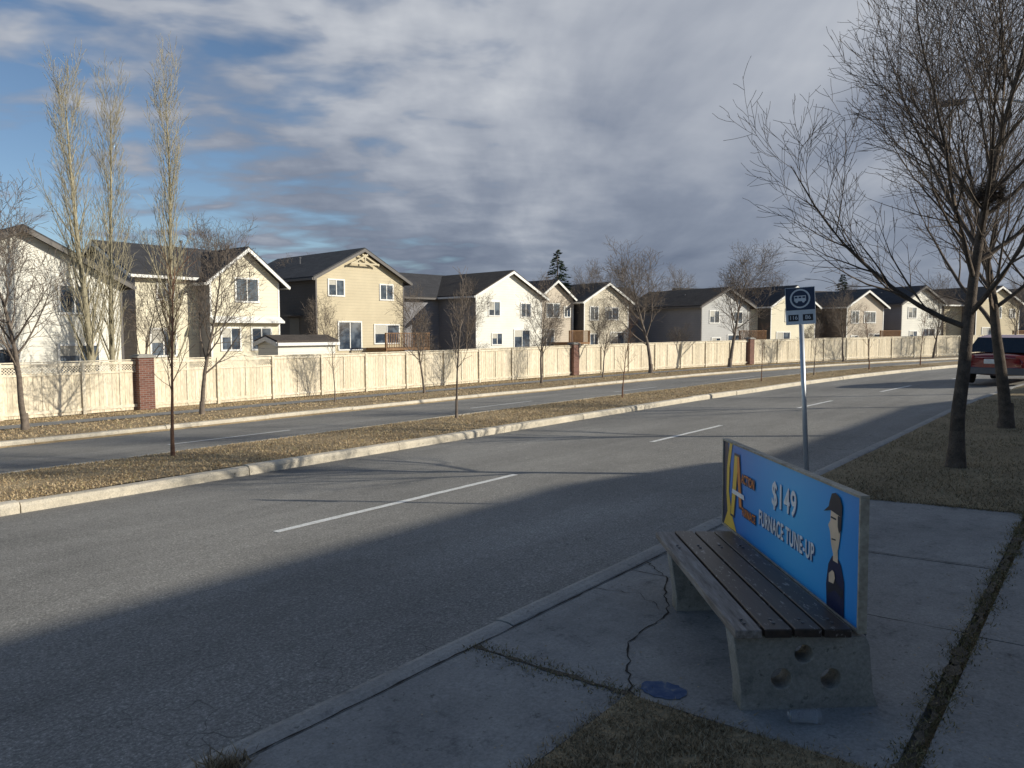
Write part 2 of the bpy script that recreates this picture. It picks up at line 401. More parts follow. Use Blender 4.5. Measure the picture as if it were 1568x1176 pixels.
def tree_mesh(name,seed,T,mat,r=.1,lean=(0,0)):
    rg=random.Random(seed); b=MB()
    tube(b,[Vector((0,0,-.2)),Vector((0,0,.0)),Vector((0,0,.25)),Vector((0,0,.45))],[r*1.6,r*1.4,r*1.08,r*.98],9)
    grow(b,rg,Vector((0,0,.1)),Vector((lean[0],lean[1],1)).normalized(),T['len'][0],r,0,T)
    me=bpy.data.meshes.new(name); me.from_pydata([tuple(v) for v in b.v],[],b.f); me.materials.append(mat)
    me.polygons.foreach_set('use_smooth',[True]*len(b.f)); return me
def place(name,me,x,y,z,rot=0,sc=1,scz=None):
    o=bpy.data.objects.new(name,me); scene.collection.objects.link(o)
    o.location=(x,y,z); o.rotation_euler=(0,0,rot); o.scale=(sc,sc,scz or sc); return o
T_mid=dict(seg=[7,6,4,3,2],len=[4.6,2.6,1.25,.6,.32],n=[14,8,6,3],start=[.27,.15,.15,.1],ang=[42,35,38,40],up=[.1,.55,.35,.2,.1],wig=[.06,.08,.10,.12,.15],tap=[.85,.8,.8,.7,.5],sides=[7,5,4,3,3],ls=[.5,.45,.4,.3],rmin=.0045,rk=.55)
T_sm=dict(seg=[6,4,3],len=[2.8,.85,.35],n=[14,6],start=[.3,.1],ang=[32,35],up=[.05,.5,.3],wig=[.03,.07,.1],tap=[.8,.8,.6],sides=[6,4,3],ls=[.6,.4],rmin=.004,rk=.45)
T_near=dict(seg=[9,10,6,4,3],len=[4.9,4.3,1.75,.8,.34],n=[19,13,7,4],start=[.32,.14,.12,.1],ang=[60,30,34,36],angtop=.5,up=[.0,.75,.5,.3,.1],wig=[.035,.05,.075,.10,.12],tap=[.8,.85,.85,.75,.6],sides=[10,7,5,3,3],ls=[.5,.55,.5,.3],rmin=.0028,rk=.55)
T_pop=dict(seg=[14,7,4,2],len=[11.6,3.2,.95,.4],n=[56,11,3],start=[.10,.12,.1],ang=[27,22,30],up=[0,1.1,.6,.2],wig=[.012,.05,.08,.1],tap=[.9,.85,.7,.5],sides=[7,4,3,3],ls=[.5,.3,.2],rmin=.005,rk=.34)
mids=[tree_mesh('bare_tree_mesh_%d'%i,11+i,T_mid,M_bark,r=.078,lean=(R.uniform(-.08,.08),R.uniform(-.06,.06))) for i in range(4)]
sms=[tree_mesh('sapling_mesh_%d'%i,31+i,T_sm,(M_barkr,M_bark)[i%2],r=.026) for i in range(3)]
MH=5.9
def vt(x,d,H,i,w=1,kind='verge'):
    q=P(x,d,kind); s=H/MH; place('bare_tree',mids[i%4],q.x,q.y,q.z-.02,R.uniform(0,6.28),s*w,s)
vt(6.8,22.1,6.0,0,1.05); vt(11.5,21.8,5.6,1,.95); vt(21.3,22.2,4.4,2,.85); vt(28.7,22.2,5.0,3,.95)
vt(33.8,22.6,4.0,0,.8); vt(38.6,23.2,7.2,1,1.2); vt(47.0,24.0,8.0,2,1.2); vt(57,23,5.4,3,1); vt(65,22,6.0,0,1.1); vt(72,21,6,1,1); vt(79,21,6,2,1.1)
def sp(x,d,H,i,kind='med'):
    q=P(x,d,kind); s=H/3.0; place('young_tree',sms[i%3],q.x,q.y,q.z-.02,R.uniform(0,6.28),s,s)
sp(5.9,12.2,3.3,0); sp(12.8,12.2,3.3,1); sp(19.8,11.8,2.4,2); sp(29.0,11.5,2.2,0); sp(33.6,11.5,2.4,1); sp(38.7,11.4,3.0,2); sp(44,11.4,3,0); sp(16.6,21.9,2.7,1,'verge')
for x,y,H,i in ((4.8,31,9.0,3),(13.4,30.3,5.2,1),(24.6,33,4.6,0),(26.3,47,9.8,2),(23.5,50,9.8,1),(37.8,35,6.0,3),(41,30.5,4.4,0),(45,29.2,4.6,2),(36.9,52,8.4,1),(56,36,8.2,0),(60,36,8.4,2),(70,45,9,3),(79,40,9.4,1),(82,30,7.5,2),(90,33,9,0),(66,26.5,5.5,1),(76,23,5.5,3),(98,27,8,1),(88,17.5,5.5,0),(31,47,8.0,2),(73,29,7.8,0),(96,20,7,3)):
    place('bare_tree',mids[i],x,y,-1.35+rise(x),R.uniform(0,6.28),H/MH*.9,H/MH)
for x,d,H,i in ((27.5,28.3,2.9,0),(31.5,28.5,2.6,1),(34.5,28.3,2.9,2),(43,28.5,3.2,3),(48,28.6,3.4,1),(55,28.6,3.4,0),(61,28.6,3.6,2),(67,28.4,3.4,3),(74,28.4,3.6,1)):
    q=P(x,d,'verge'); place('bare_shrub',mids[i],q.x,q.y,q.z-.5,R.uniform(0,6.28),H/MH*1.25,H/MH)
pop1=tree_mesh('poplar_mesh_a',71,T_pop,M_barkp,r=.15); T2=dict(T_pop); T2['len']=[11.4,3.0,.9,.35]; T2['ang']=[25,22,30]; T2['n']=[52,10,3]
pop2=tree_mesh('poplar_mesh_b',72,T2,M_barkp,r=.12)
place('poplar_tree',pop1,11.25,29.2,-1.35,.4,1.0,.975); place('poplar_tree',pop2,12.1,29.5,-1.35,2.4,1.0,.97)
place('poplar_tree',pop2,14.35,29.5,-1.35,1.2,1.08,1.06)
near=tree_mesh('near_tree_mesh',5,T_near,M_barkd,r=.086,lean=(.02,.0))
T3=dict(T_near); T3['ang']=[46,30,34,36]; T3['n']=[14,10,6,4]
near2=tree_mesh('near_tree_mesh_b',8,T3,M_barkd,r=.10,lean=(-.02,.03))
q=P(10.3,1.45,'side'); place('bare_tree',near,q.x,q.y,q.z,2.2,1.0,1.0)
q=P(15.0,1.4,'side'); place('bare_tree',near2,q.x,q.y,q.z,.6,1.0,.95)
q=P(21.5,1.3,'side'); place('bare_tree',near2,q.x,q.y,q.z,4.0,.95,.95)
b=MB(); rg=random.Random(3); c0=Vector((10.45,1.25,3.2))
for i in range(420):
    a=Vector((rg.gauss(0,1),rg.gauss(0,1),rg.gauss(0,.8))).normalized()*rg.uniform(.03,.17); t_=Vector((rg.gauss(0,1),rg.gauss(0,1),rg.gauss(0,.5))).normalized()*.09
    tube(b,[c0+a-t_,c0+a+t_],[.004,.003],3)
b.obj('bird_nest',[M_barkd])
def spruce(name,x,y,z,H,W,seed):
    rg=random.Random(seed); b=MB(); b.cyl((0,0,0),(0,0,H),.18,.02,8,0)
    n=int(H*26)
    for i in range(n):
        t=(i+rg.random())/n; zz=H*(.08+.92*t); L=W*(1-t)**.85*rg.uniform(.7,1.12)+.12; az=rg.uniform(0,6.28)
        dr=Vector((math.cos(az),math.sin(az),0)); si=Vector((-dr.y,dr.x,0))
        for k in range(int(8+18*L)):
            u=rg.random()**.7; p=dr*(L*u)+UP*(zz-.28*L*u+.12*L*u*u)+si*rg.uniform(-.25,.25)*L*(1-u*.5)
            s=rg.uniform(.07,.18); e=Vector((rg.gauss(0,1),rg.gauss(0,1),rg.gauss(0,.6))).normalized()*s; g=(dr*.8+UP*rg.uniform(-.7,.3)+si*rg.uniform(-.6,.6))*s*1.6
            b.poly([p-e*.5,p+e*.5,p+g],1)
    o=b.obj(name,[M_bark,M_needle]); o.location=(x,y,z); return o
spruce('spruce_tree',54.9,39.6,-1,9.9,3.2,1)
spruce('spruce_tree',93,25.5,-1,9.2,2.6,2)
# ------------------------------------------------------------------ fence
def fence():
    pill=[12.0,36.5,52.8]
    root=empty('wood_fence'); b=MB()
    x=-14.0; H=1.74
    def inp(x): return any(abs(x-p)<.36 for p in pill)
    D=26.8
    while x<112:
        if not inp(x):
            lat= x<17.2
            q=P(x,D,'verge'); a=math.atan2(off(x+.1)-off(x-.1),.2); rot=Matrix.Rotation(a,3,'Z')
            h=(H-.33 if lat else H)+R.uniform(-.006,.006)
            b.box(q+Vector((0,R.uniform(-.004,.004),h/2+.03)),(.067,.010,h/2),0,rot)
        x+=.142
    b.obj('boards',[M_fence],root)
    b=MB(); x=-14.0
    while x<112:
        q=P(x,D,'verge'); q1=P(x+2.4,D,'verge'); d=q1-q; rot=d.to_track_quat('X','Z').to_matrix(); mid=(q+q1)/2
        b.box(mid+Vector((0,.0,H+.055)),(d.length/2-.002,.07,.018),0,rot)
        b.box(mid+Vector((0,-.028,H-.04)),(d.length/2-.002,.014,.05),0,rot)
        b.box(mid+Vector((0,-.028,.18)),(d.length/2-.002,.014,.05),0,rot)
        b.box(q+Vector((0,-.05,H/2+.02)),(.05,.035,H/2+.015),0,rot)
        b.box(q+Vector((1.2*d.x/d.length,-.024+1.2*d.y/d.length,H/2)),(.03,.008,H/2-.1),0,rot)
        if x<17:
            b.box(mid+Vector((0,-.02,H-.36)),(d.length/2-.002,.02,.025),0,rot)
            n=26
            for i in range(n):
                for sg in (-1,1):
                    c=q.lerp(q1,(i+.5)/n)+Vector((0,.004*sg,H-.19)); rr=rot@Matrix.Rotation(sg*rad(45),3,'Y'); b.box(c,(.012,.003,.17),0,rr)
        x+=2.4
    b.obj('rails',[M_cap],root)
    for i,p in enumerate(pill):
        s=(.27,.23,.23)[i]
        q=P(p,D,'verge'); a=math.atan2(off(p+.1)-off(p-.1),.2)
        e=empty('brick_pillar',q,a); b=MB(); b.b2(-s,s,-s,s,-.1,1.86,0); b.b2(-s-.06,s+.06,-s-.06,s+.06,1.86,1.93,1); b.b2(-s+.02,s-.02,-s+.02,s-.02,1.93,1.98,1)
        b.obj('pillar_body',[M_brick,M_curbn],e,bevel=.01)
fence()
# ------------------------------------------------------------------ houses
def block(par,x0,x1,y0,y1,z0,ze,zr,axis,wall,roof,trim,side=None,oh=.4,tag=''):
    b=MB(); side=side or wall  # optional side siding; a darker one puts side-wall shade into the colour
    if axis=='y':
        xm=(x0+x1)/2
        b.poly([(x0,y0,z0),(x1,y0,z0),(x1,y0,ze),(xm,y0,zr),(x0,y0,ze)],0)
        b.poly([(x1,y1,z0),(x0,y1,z0),(x0,y1,ze),(xm,y1,zr),(x1,y1,ze)],1)
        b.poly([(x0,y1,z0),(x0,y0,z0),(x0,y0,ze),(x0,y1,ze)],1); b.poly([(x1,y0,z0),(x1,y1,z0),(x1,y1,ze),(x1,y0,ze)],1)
        m=(zr-ze)/(xm-x0); r=MB(); t=.17
        for sx,xe in ((-1,x0-oh),(1,x1+oh)):
            za=ze-m*oh; ya,yb=y0-oh,y1+oh; lift=.03
            r.hexa([(xm,ya,zr+lift),(xe,ya,za+lift),(xe,yb,za+lift),(xm,yb,zr+lift),(xm,ya,zr+lift+t),(xe,ya,za+lift+t),(xe,yb,za+lift+t),(xm,yb,zr+lift+t)],0)
            r.hexa([(xm,ya-.03,zr-.08),(xe,ya-.03,za-.08),(xe,ya-.002,za-.08),(xm,ya-.002,zr-.08),(xm,ya-.03,zr+.12),(xe,ya-.03,za+.12),(xe,ya-.002,za+.12),(xm,ya-.002,zr+.12)],1)
            r.b2(min(xe,xe+sx*.09),max(xe,xe+sx*.09),ya,yb,za-.04,za+.1,1)
        b.b2(x0-.02,x0+.08,y0-.02,y0-.001,z0,ze-.05,2); b.b2(x1-.08,x1+.02,y0-.02,y0-.001,z0,ze-.05,2)
    else:
        ym=(y0+y1)/2
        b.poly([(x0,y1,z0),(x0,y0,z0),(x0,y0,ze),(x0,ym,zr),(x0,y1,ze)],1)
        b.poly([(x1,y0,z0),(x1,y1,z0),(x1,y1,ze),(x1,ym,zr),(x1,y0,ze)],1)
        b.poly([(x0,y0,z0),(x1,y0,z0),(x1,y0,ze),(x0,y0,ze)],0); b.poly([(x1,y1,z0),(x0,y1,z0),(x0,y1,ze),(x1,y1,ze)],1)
        m=(zr-ze)/(ym-y0); r=MB(); t=.17; lift=.03
        for sy,ye in ((-1,y0-oh),(1,y1+oh)):
            za=ze-m*oh; xa,xb=x0-oh,x1+oh
            r.hexa([(xa,ym,zr+lift),(xa,ye,za+lift),(xb,ye,za+lift),(xb,ym,zr+lift),(xa,ym,zr+lift+t),(xa,ye,za+lift+t),(xb,ye,za+lift+t),(xb,ym,zr+lift+t)],0)
            r.b2(xa,xb,min(ye,ye+sy*.09),max(ye,ye+sy*.09),za-.04,za+.1,1)
            for xx_,s2 in ((xa,-1),(xb,1)):
                r.hexa([(xx_,ym,zr-.08),(xx_,ye,za-.08),(xx_+s2*.03,ye,za-.08),(xx_+s2*.03,ym,zr-.08),(xx_,ym,zr+.12),(xx_,ye,za+.12),(xx_+s2*.03,ye,za+.12),(xx_+s2*.03,ym,zr+.12)],1)
    b.obj('walls'+tag,[wall,side,trim],par); r.obj('roof'+tag,[roof,trim],par)
def window(b,x,y,z,w,h):
    t=.09
    b.b2(x-w/2-t,x+w/2+t,y-.05,y-.002,z+h/2,z+h/2+t,0); b.b2(x-w/2-t,x+w/2+t,y-.06,y-.002,z-h/2-t,z-h/2,0)
    b.b2(x-w/2-t,x-w/2,y-.05,y-.002,z-h/2,z+h/2,0); b.b2(x+w/2,x+w/2+t,y-.05,y-.002,z-h/2,z+h/2,0)
    b.b2(x-.03,x+.03,y-.04,y-.012,z-h/2,z+h/2,0)
    b.poly([(x-w/2,y-.010,z-h/2),(x+w/2,y-.010,z-h/2),(x+w/2,y-.010,z+h/2),(x-w/2,y-.010,z+h/2)],1)
    if R.random()<.5:
        k=R.uniform(.2,.6); b.poly([(x-w/2,y-.014,z+h/2-h*k),(x-.03,y-.014,z+h/2-h*k),(x-.03,y-.014,z+h/2),(x-w/2,y-.014,z+h/2)],2)
def windows(par,y,L,name='windows'):
    b=MB()
    for w in L: window(b,w[0],w[5] if len(w)>5 else y,w[1],w[2],w[3])
    b.obj(name,[M_trim,M_glass,M_blind],par)
def deck(par,x0,x1,y0,y1,z):
    b=MB(); b.b2(x0,x1,y0,y1,z-.15,z,0); x=x0
    while x<=x1: b.b2(x-.02,x+.02,y0,y0+.04,z,z+.95,0); x+=.14
    for xx_ in (x0+.05,x1-.05): b.b2(xx_-.05,xx_+.05,y0+.045,y0+.145,z-2.4,z+1.0,0)
    b.b2(x0-.02,x1+.02,y0-.02,y0+.1,z+.95,z+1.0,0); b.obj('deck',[M_deck],par)
def vents(par,L):
    b=MB()
    for x,y,z in L: b.cyl((x,y,z-.6),(x,y,z+.35),.06,.06,8,0); b.cyl((x,y,z+.35),(x,y,z+.47),.1,.1,8,0)
    b.obj('roof_vents',[M_metald],par)
Z0=-1.5
h=empty('cream_house',(10.6,34,0),0); block(h,-3.8,3.8,0,9,Z0,3.65,5.6,'y',M_white,M_roofs[0],M_trimd,M_beige)
windows(h,0,[(-1.6,2.9,1.3,1.1,0),(1.9,2.9,1.1,1.1,0),(-1.0,.35,1.5,1.0,0),(2.0,.2,1.5,1.5,0)]); vents(h,[(1.5,4,4.9)])
h2=empty('cream_house',(2.2,34.5,0),0); block(h2,-3.8,3.6,0,9,Z0,3.9,6.2,'y',M_cream,M_roofs[1],M_trim); windows(h2,0,[(-1.6,2.9,1.3,1.1,0),(1.9,2.9,1.1,1.1,0)])
h=empty('cream_house',(20.2,36.2,0),0)
block(h,-3.7,3.5,1.2,9,Z0,4.4,6.1,'x',M_cream,M_roofs[2],M_trim,M_grey)
block(h,-.5,3.55,0,5,Z0,4.25,5.85,'y',M_cream,M_roofs[2],M_trim,M_grey,tag='_gable')
windows(h,0,[(1.6,3.75,1.25,1.15,0),(.6,1.15,1.0,1.1,0),(2.4,1.15,1.1,1.1,0),(-2.2,3.7,.8,1.0,0,1.2),(-2.4,1.0,1.2,1.3,0,1.2)])
b=MB(); b.hexa([(-.55,-.45,2.0),(3.6,-.45,2.0),(3.6,-.003,2.0),(-.55,-.003,2.0),(-.55,-.45,2.1),(3.6,-.45,2.1),(3.6,-.003,2.35),(-.55,-.003,2.35)],0); b.obj('porch_roof',[M_trim],h)
vents(h,[(-1,4,5.4),(1.0,5.8,6.3)])
h=empty('tan_house',(31.9,39,0),-.07); block(h,-3.5,3.5,0,10.5,Z0,5.0,6.85,'y',M_tan,M_roofs[0],M_trimd,M_darkshade,oh=.4)
windows(h,0,[(-2.0,4.35,1.1,.95,0),(2.0,4.2,1.0,.95,0),(-1.0,1.25,1.7,1.75,0),(2.0,1.35,2.0,1.2,0)])
b=MB(); b.box((-.45,-.41,6.25),(.75,.03,.05),0,Matrix.Rotation(rad(-27),3,'Y')); b.box((.45,-.408,6.25),(.75,.03,.05),0,Matrix.Rotation(rad(27),3,'Y')); b.b2(-1.1,1.1,-.45,-.39,5.93,6.03,0); b.b2(-.04,.04,-.452,-.388,6.03,6.6,0); b.obj('gable_truss',[M_tan],h)
b=MB(); b.poly([(-3.52,2,1.2),(-3.52,3.2,1.2),(-3.52,3.2,2.4),(-3.52,2,2.4)],0); b.b2(-4.4,-3.51,1.6,3.6,2.5,2.6,1); b.obj('side_awning',[M_trimd,M_trimd],h)
deck(h,.2,3.9,-2.3,-.1,.45); vents(h,[(-1.6,5,6.2)])
s=empty('garden_shed',(20.6,29.2,0)); block(s,-1.55,1.6,0,1.6,-1.4,.98,1.2,'x',M_white,M_roofs[1],M_trim,oh=.12)
def gh(name,x,y,w,dep,ze,zr,yaw,wall,roof,trim,side,wins=0,zb=-1.3,dk=False,sub=False):
    h=empty(name,(x,y,0),yaw); block(h,-w/2,w/2,0,dep,zb,ze,zr,'y',wall,roof,trim,side)
    L=[[(-w*.24,ze-1.0,1.1,1.0,0),(w*.24,ze-1.05,1.05,1.0,0),(-w*.2,ze-3.3,1.0,.8,0),(w*.18,ze-3.4,1.7,1.5,0)],
       [(-w*.05,ze-.9,1.5,1.1,0),(w*.33,ze-1.0,.7,.8,0),(-w*.22,ze-3.4,1.7,1.7,0)],
       [(-w*.28,ze-1.1,.9,1.1,0),(w*.12,ze-1.1,1.5,1.0,0),(w*.25,ze-3.5,1.6,1.4,0),(-w*.28,ze-3.4,.9,.9,0)]][wins]
    windows(h,0,L)
    if sub: block(h,-w/2-2.6,-w/2+.02,1.6,dep-1,zb,ze-.1,ze+1.1,'x',wall,roof,trim,side,tag='_wing')
    if dk: deck(h,-w*.1,w*.45,-2.2,-.1,.6)
    vents(h,[(-w*.2,dep*.4,zr-.8)])
    return h
def ry(x): return math.atan2(off(x+1)-off(x-1),2)
def HY(x,k=12.2): return 26.8+off(x)+k
gh('white_house',44.5,36.6,7.2,10,4.25,6.05,-.1,M_white,M_roofs[1],M_trim,M_grey)
gh('beige_house',51.5,37.4,4.6,9,4.2,5.75,-.14,M_beige,M_roofs[2],M_trim,M_brown,1,dk=True)
h=empty('grey_house',(39.2,41.5,0),-.1); block(h,-4.5,6.0,0,8,-1.3,4.2,6.1,'x',M_grey,M_roofs[2],M_trimd,M_darkshade)
gh('sand_house',56.6,35.4,5.4,9,4.2,5.7,-.25,M_sand,M_roofs[0],M_trim,M_darkshade,2)
x=63.8
spec=[('light_grey_house',M_lgrey,M_grey,M_roofs[1],5.3,6.2),('cream_house',M_cream,M_darkshade,M_roofs[2],5.7,6.0),('beige_house',M_beige,M_brown,M_roofs[0],5.4,5.2),('white_house',M_white,M_grey,M_roofs[2],6.0,6),('tan_house',M_tan,M_darkshade,M_roofs[1],6.1,6.6),('beige_house',M_beige,M_grey,M_roofs[0],6.2,6.6),('grey_house',M_lgrey,M_grey,M_roofs[2],6.4,7),('cream_house',M_cream,M_grey,M_roofs[1],6.6,7),('grey_house',M_grey,M_darkshade,M_roofs[2],6.6,7)]
for i,(nm,wl,sd,rf,zr,w) in enumerate(spec):
    gh(nm,x,HY(x,11)+(.0,.7,-.3,.5,0,.6,0,0,0)[i],w,10,zr-(1.5,1.75,1.4,1.6,1.7,1.5,1.6,1.6,1.6)[i],zr,ry(x)*.8,wl,rf,M_trim if i%3 else M_trimd,sd,i%3,dk=(i%2==0),zb=-1.0,sub=(i%3==1))
    x+= (8.0,6.6,7.0,7.4,7.8,8,8,8.5,9)[i]
for i,(x,y) in enumerate(((50,60),(64,52),(76,47),(90,38),(103,30),(115,22))):
    hh=empty('background_house',(x,y,0),ry(x)*.8); block(hh,-5,5,0,9,-1,4.7,6.9,'x',(M_brown,M_grey,M_beige)[i%3],M_roofs[i%3],M_trimd,M_darkshade)
def nh(name,x0,x1,yr,zr,wall,rot=0):
    h=empty(name,((x0+x1)/2,yr,0),rot); w=(x1-x0)/2-.4
    block(h,-w,w,-4.2,4.2,.2,zr-2.4,zr-.2,'x',wall,M_roofs[0],M_trim)
    bb_=MB()
    for k in range(int(w*2/3)):
        for z in (1.6,zr-3.6): window(bb_,-w+1.5+k*3,-4.2,z,1.3,1.2)
    o=bb_.obj('windows',[M_trim,M_glass,M_blind],h); o.rotation_euler=(0,0,math.pi)
nh('beige_house',-9,15.1,-11,6.95,M_beige); nh('grey_house',15.3,27.5,-11,6.4,M_grey); nh('cream_house',31,43,-14,6.9,M_cream,-.15)
# ------------------------------------------------------------------ bench
def bench():
    O=P(3.03,1.19,'side'); ang=math.atan2(.638,.77)
    e=empty('bus_bench',O,ang); e.rotation_euler=(0,rad(1.4),ang)
    def support(name,u):
        n=.11
        prof=[(0.0,0),(.17,0),(.20,.018),(.36,.018),(.40,0),(.60,0),(.565,.09),(.545,.30),(.53,.335),(-.035,.335),(-.02,.24),(0,.1)]
        holes=[(.17,.155,.050),(.385,.155,.050),(.265,.265,.045)]
        cu=bpy.data.curves.new(name,'CURVE'); cu.dimensions='2D'; cu.fill_mode='BOTH'; cu.extrude=n/2; cu.bevel_depth=.006
        def sp_(pts):
            s=cu.splines.new('POLY'); s.points.add(len(pts)-1)
            for p_,q_ in zip(s.points,pts): p_.co=(q_[0],q_[1],0,1)
            s.use_cyclic_u=True
        sp_(prof)
        for hx,hz,hr in holes: sp_([(hx+hr*math.cos(2*math.pi*i/28),hz+hr*math.sin(2*math.pi*i/28)) for i in range(28)])
        ob=bpy.data.objects.new(name,cu); scene.collection.objects.link(ob)
        dg=bpy.context.evaluated_depsgraph_get(); me=bpy.data.meshes.new_from_object(ob.evaluated_get(dg)); me.materials.clear(); me.materials.append(M_bconc)
        bpy.data.objects.remove(ob)
        ob=bpy.data.objects.new(name,me); scene.collection.objects.link(ob)
        ob.parent=e; ob.matrix_local=Matrix(((0,0,1,u+n/2),(-1,0,0,0),(0,1,0,-.012),(0,0,0,1)))
        return ob
    support('concrete_leg_1',.0); support('concrete_leg_2',1.22)
    m,t,bb=base_mat('seat_wood',.45,.5)
    v=coord(t,(.6,6,6)); a=noise(t,v,5,6,.7); w=noise(t,coord(t,(1,3,3)),13,5,.75)
    col=ramp(t,[(.3,(.022,.016,.013,1)),(.7,(.06,.042,.032,1))],a)
    chip=ramp(t,[(.60,(0,0,0,1)),(.63,(1,1,1,1))],w); col=mixc(t,chip,col,(.30,.27,.24,1)); t.l(col,bb.inputs['Base Color']); bump(t,bb,a,.4,.004)
    m2,t,bb=base_mat('seat_wood_worn',.7,.3)
    v=coord(t,(.6,6,6)); a=noise(t,v,6,6,.7); t.l(ramp(t,[(.3,(.11,.09,.075,1)),(.5,(.24,.21,.185,1)),(.7,(.37,.34,.31,1))],a),bb.inputs['Base Color']); bump(t,bb,a,.5,.004)
    b=MB()
    for i in range(4):
        v0=-.045+i*.128; dz=(-.004,.0,.002,.0)[i]; b.b2(-.04,1.66+(.0,.01,-.01,.0)[i],-(v0+.117),-v0,.336+dz,.374+dz,1 if i==0 else 0)
    b.obj('seat_slats',[m,m2],e,bevel=.005)
    b=MB()
    for i in range(4):
        for u in (.03,.075,1.25,1.3): b.cyl((u,-(.015+i*.128),.374),(u,-(.015+i*.128),.380),.008,.008,8)
    b.obj('bolts',[M_metald],e)
    V=.50; z0,z1=.345,.945; L0,L1=-.02,2.0
    b=MB(); b.b2(L0+.02,L1-.02,-(V+.022),-V,z0+.02,z1-.02,0); b.obj('panel_back',[plain('panel_board',(.35,.34,.32),.7)],e)
    fr=noisy('panel_frame',(.30,.26,.20),(.46,.42,.34),6,40,.6,.2,.003)
    b=MB(); y0_,y1_=-(V+.030),-(V-.012)
    b.b2(L0,L1,y0_,y1_,z1-.013,z1,0); b.b2(L0,L1,y0_,y1_,z0,z0+.013,0); b.b2(L0,L0+.013,y0_+.001,y1_-.001,z0+.013,z1-.013,0); b.b2(L1-.013,L1,y0_+.001,y1_-.001,z0+.013,z1-.013,0)
    b.obj('panel_frame',[fr],e,bevel=.002)
    b=MB()
    for u in (.07,1.27): b.b2(u-.02,u+.02,-(V+.06),-(V+.033),.2,.9,0)
    b.obj('panel_brackets',[M_metald],e)
    W=L1-L0-.028; Hh=z1-z0-.028
    mt,t,bb=base_mat('advert_blue',.35,.45)
    tc=t.n('ShaderNodeTexCoord'); g=t.n('ShaderNodeMapping'); g.inputs['Location'].default_value=(-1.25,-.32,0); t.l(tc.outputs['Object'],g.inputs[0])
    gr=t.n('ShaderNodeVectorMath',operation='LENGTH'); t.l(g.outputs[0],gr.inputs[0])
    t.l(ramp(t,[(.0,(.08,.52,.92,1)),(.5,(.035,.35,.80,1)),(1.0,(.015,.19,.62,1))],gr.outputs['Value']),bb.inputs['Base Color'])
    art=bpy.data.objects.new('artwork',None); scene.collection.objects.link(art); art.parent=e
    art.matrix_local=Matrix(((-1,0,0,L1-.014),(0,0,1,-(V-.0015)),(0,1,0,z0+.014),(0,0,0,1)))
    def flat(name,pts,mat,z):
        return mkobj(name,[(a,b_,z) for a,b_ in pts],[tuple(range(len(pts)))],mat,art)
    flat('advert_face',[(0,0),(W,0),(W,Hh),(0,Hh)],mt,0)
    navy=plain('advert_navy',(.012,.02,.07),.35); blu2=plain('advert_shadow_blue',(.01,.08,.28),.35); yel=plain('advert_yellow',(.85,.56,.06),.35); org=plain('advert_orange',(.80,.26,.04),.35); wht=plain('advert_white',(.88,.88,.88),.35); skin=plain('advert_skin',(.78,.60,.42),.4); blk=plain('advert_black',(.015,.02,.035),.4)
    flat('corner_navy',[(0,0),(.20,0),(.12,.2),(.15,.38),(.09,Hh),(0,Hh)],navy,.0015)
    flat('swoosh_yellow',[(.02,0),(.30,0),(.19,.10),(.125,.24),(.13,.40),(.19,Hh),(.13,Hh),(.075,.40),(.07,.22),(.10,.10)],yel,.003)
    flat('logo_letter_left_edge',[(.165,.085),(.255,.085),(.325,.42),(.315,.52),(.235,.52)],navy,.0038)
    flat('logo_letter_left',[(.18,.10),(.24,.10),(.31,.42),(.30,.505),(.245,.505)],yel,.0048)
    flat('logo_letter_right_edge',[(.285,.52),(.295,.42),(.345,.17),(.425,.17),(.35,.52)],navy,.0040)
    flat('logo_letter_right',[(.30,.505),(.305,.42),(.355,.185),(.405,.185),(.34,.505)],org,.0052)
    flat('logo_bar',[(.20,.245),(.46,.245),(.45,.275),(.21,.275)],wht,.0062)
    def text(s,x,y,size,mat,z,sx=1,bold=.0,name='advert_text',al='CENTER',spc=1.12):
        cu=bpy.data.curves.new(name,'FONT'); cu.body=s; cu.size=size; cu.align_x=al; cu.align_y='CENTER'; cu.offset=bold; cu.extrude=0; cu.space_character=spc
        ob=bpy.data.objects.new(name,cu); scene.collection.objects.link(ob)
        dg=bpy.context.evaluated_depsgraph_get(); me=bpy.data.meshes.new_from_object(ob.evaluated_get(dg)); me.materials.clear(); me.materials.append(mat)
        bpy.data.objects.remove(ob); ob=bpy.data.objects.new(name,me); scene.collection.objects.link(ob)
        ob.parent=art; ob.location=(x,y,z); ob.scale=(sx,1,1)
    # heavy lettering is made by stacking slightly shifted copies (keeps the counters open)
    for s,x,y,sz,sx in (('$149',1.12,.385,.19,.86),('FURNACE TUNE-UP',1.13,.20,.125,.66)):
        w_=.0045 if sz>.15 else .003
        text(s,x+.009,y-.008,sz,blu2,.0030,sx,.001)
        for j,(ax,ay) in enumerate(((-1,0),(1,0),(0,1),(0,-1),(0,0))): text(s,x+ax*w_,y+ay*w_*.8,sz,wht,.0044+j*.0003,sx,.0005)
    for s,x,y,sz in (('ACTION',.40,.375,.082),('FURNACE',.42,.165,.072)):
        for j,(ax,ay) in enumerate(((-1,-1),(1,-1),(1,1),(-1,1))): text(s,x+.003+ax*.005,y-.002+ay*.005,sz,navy,.0064+j*.0002,.74,.001,al='LEFT')
        text(s,x-.001,y,sz,org,.0076,.74,.0005,al='LEFT'); text(s,x+.002,y,sz,org,.0079,.74,.0005,al='LEFT')
    cx=1.74
    flat('figure_body',[(cx-.06,0),(cx+.12,0),(cx+.115,.16),(cx+.08,.23),(cx+.05,.25),(cx-.01,.25),(cx-.05,.20),(cx-.07,.1)],navy,.003)
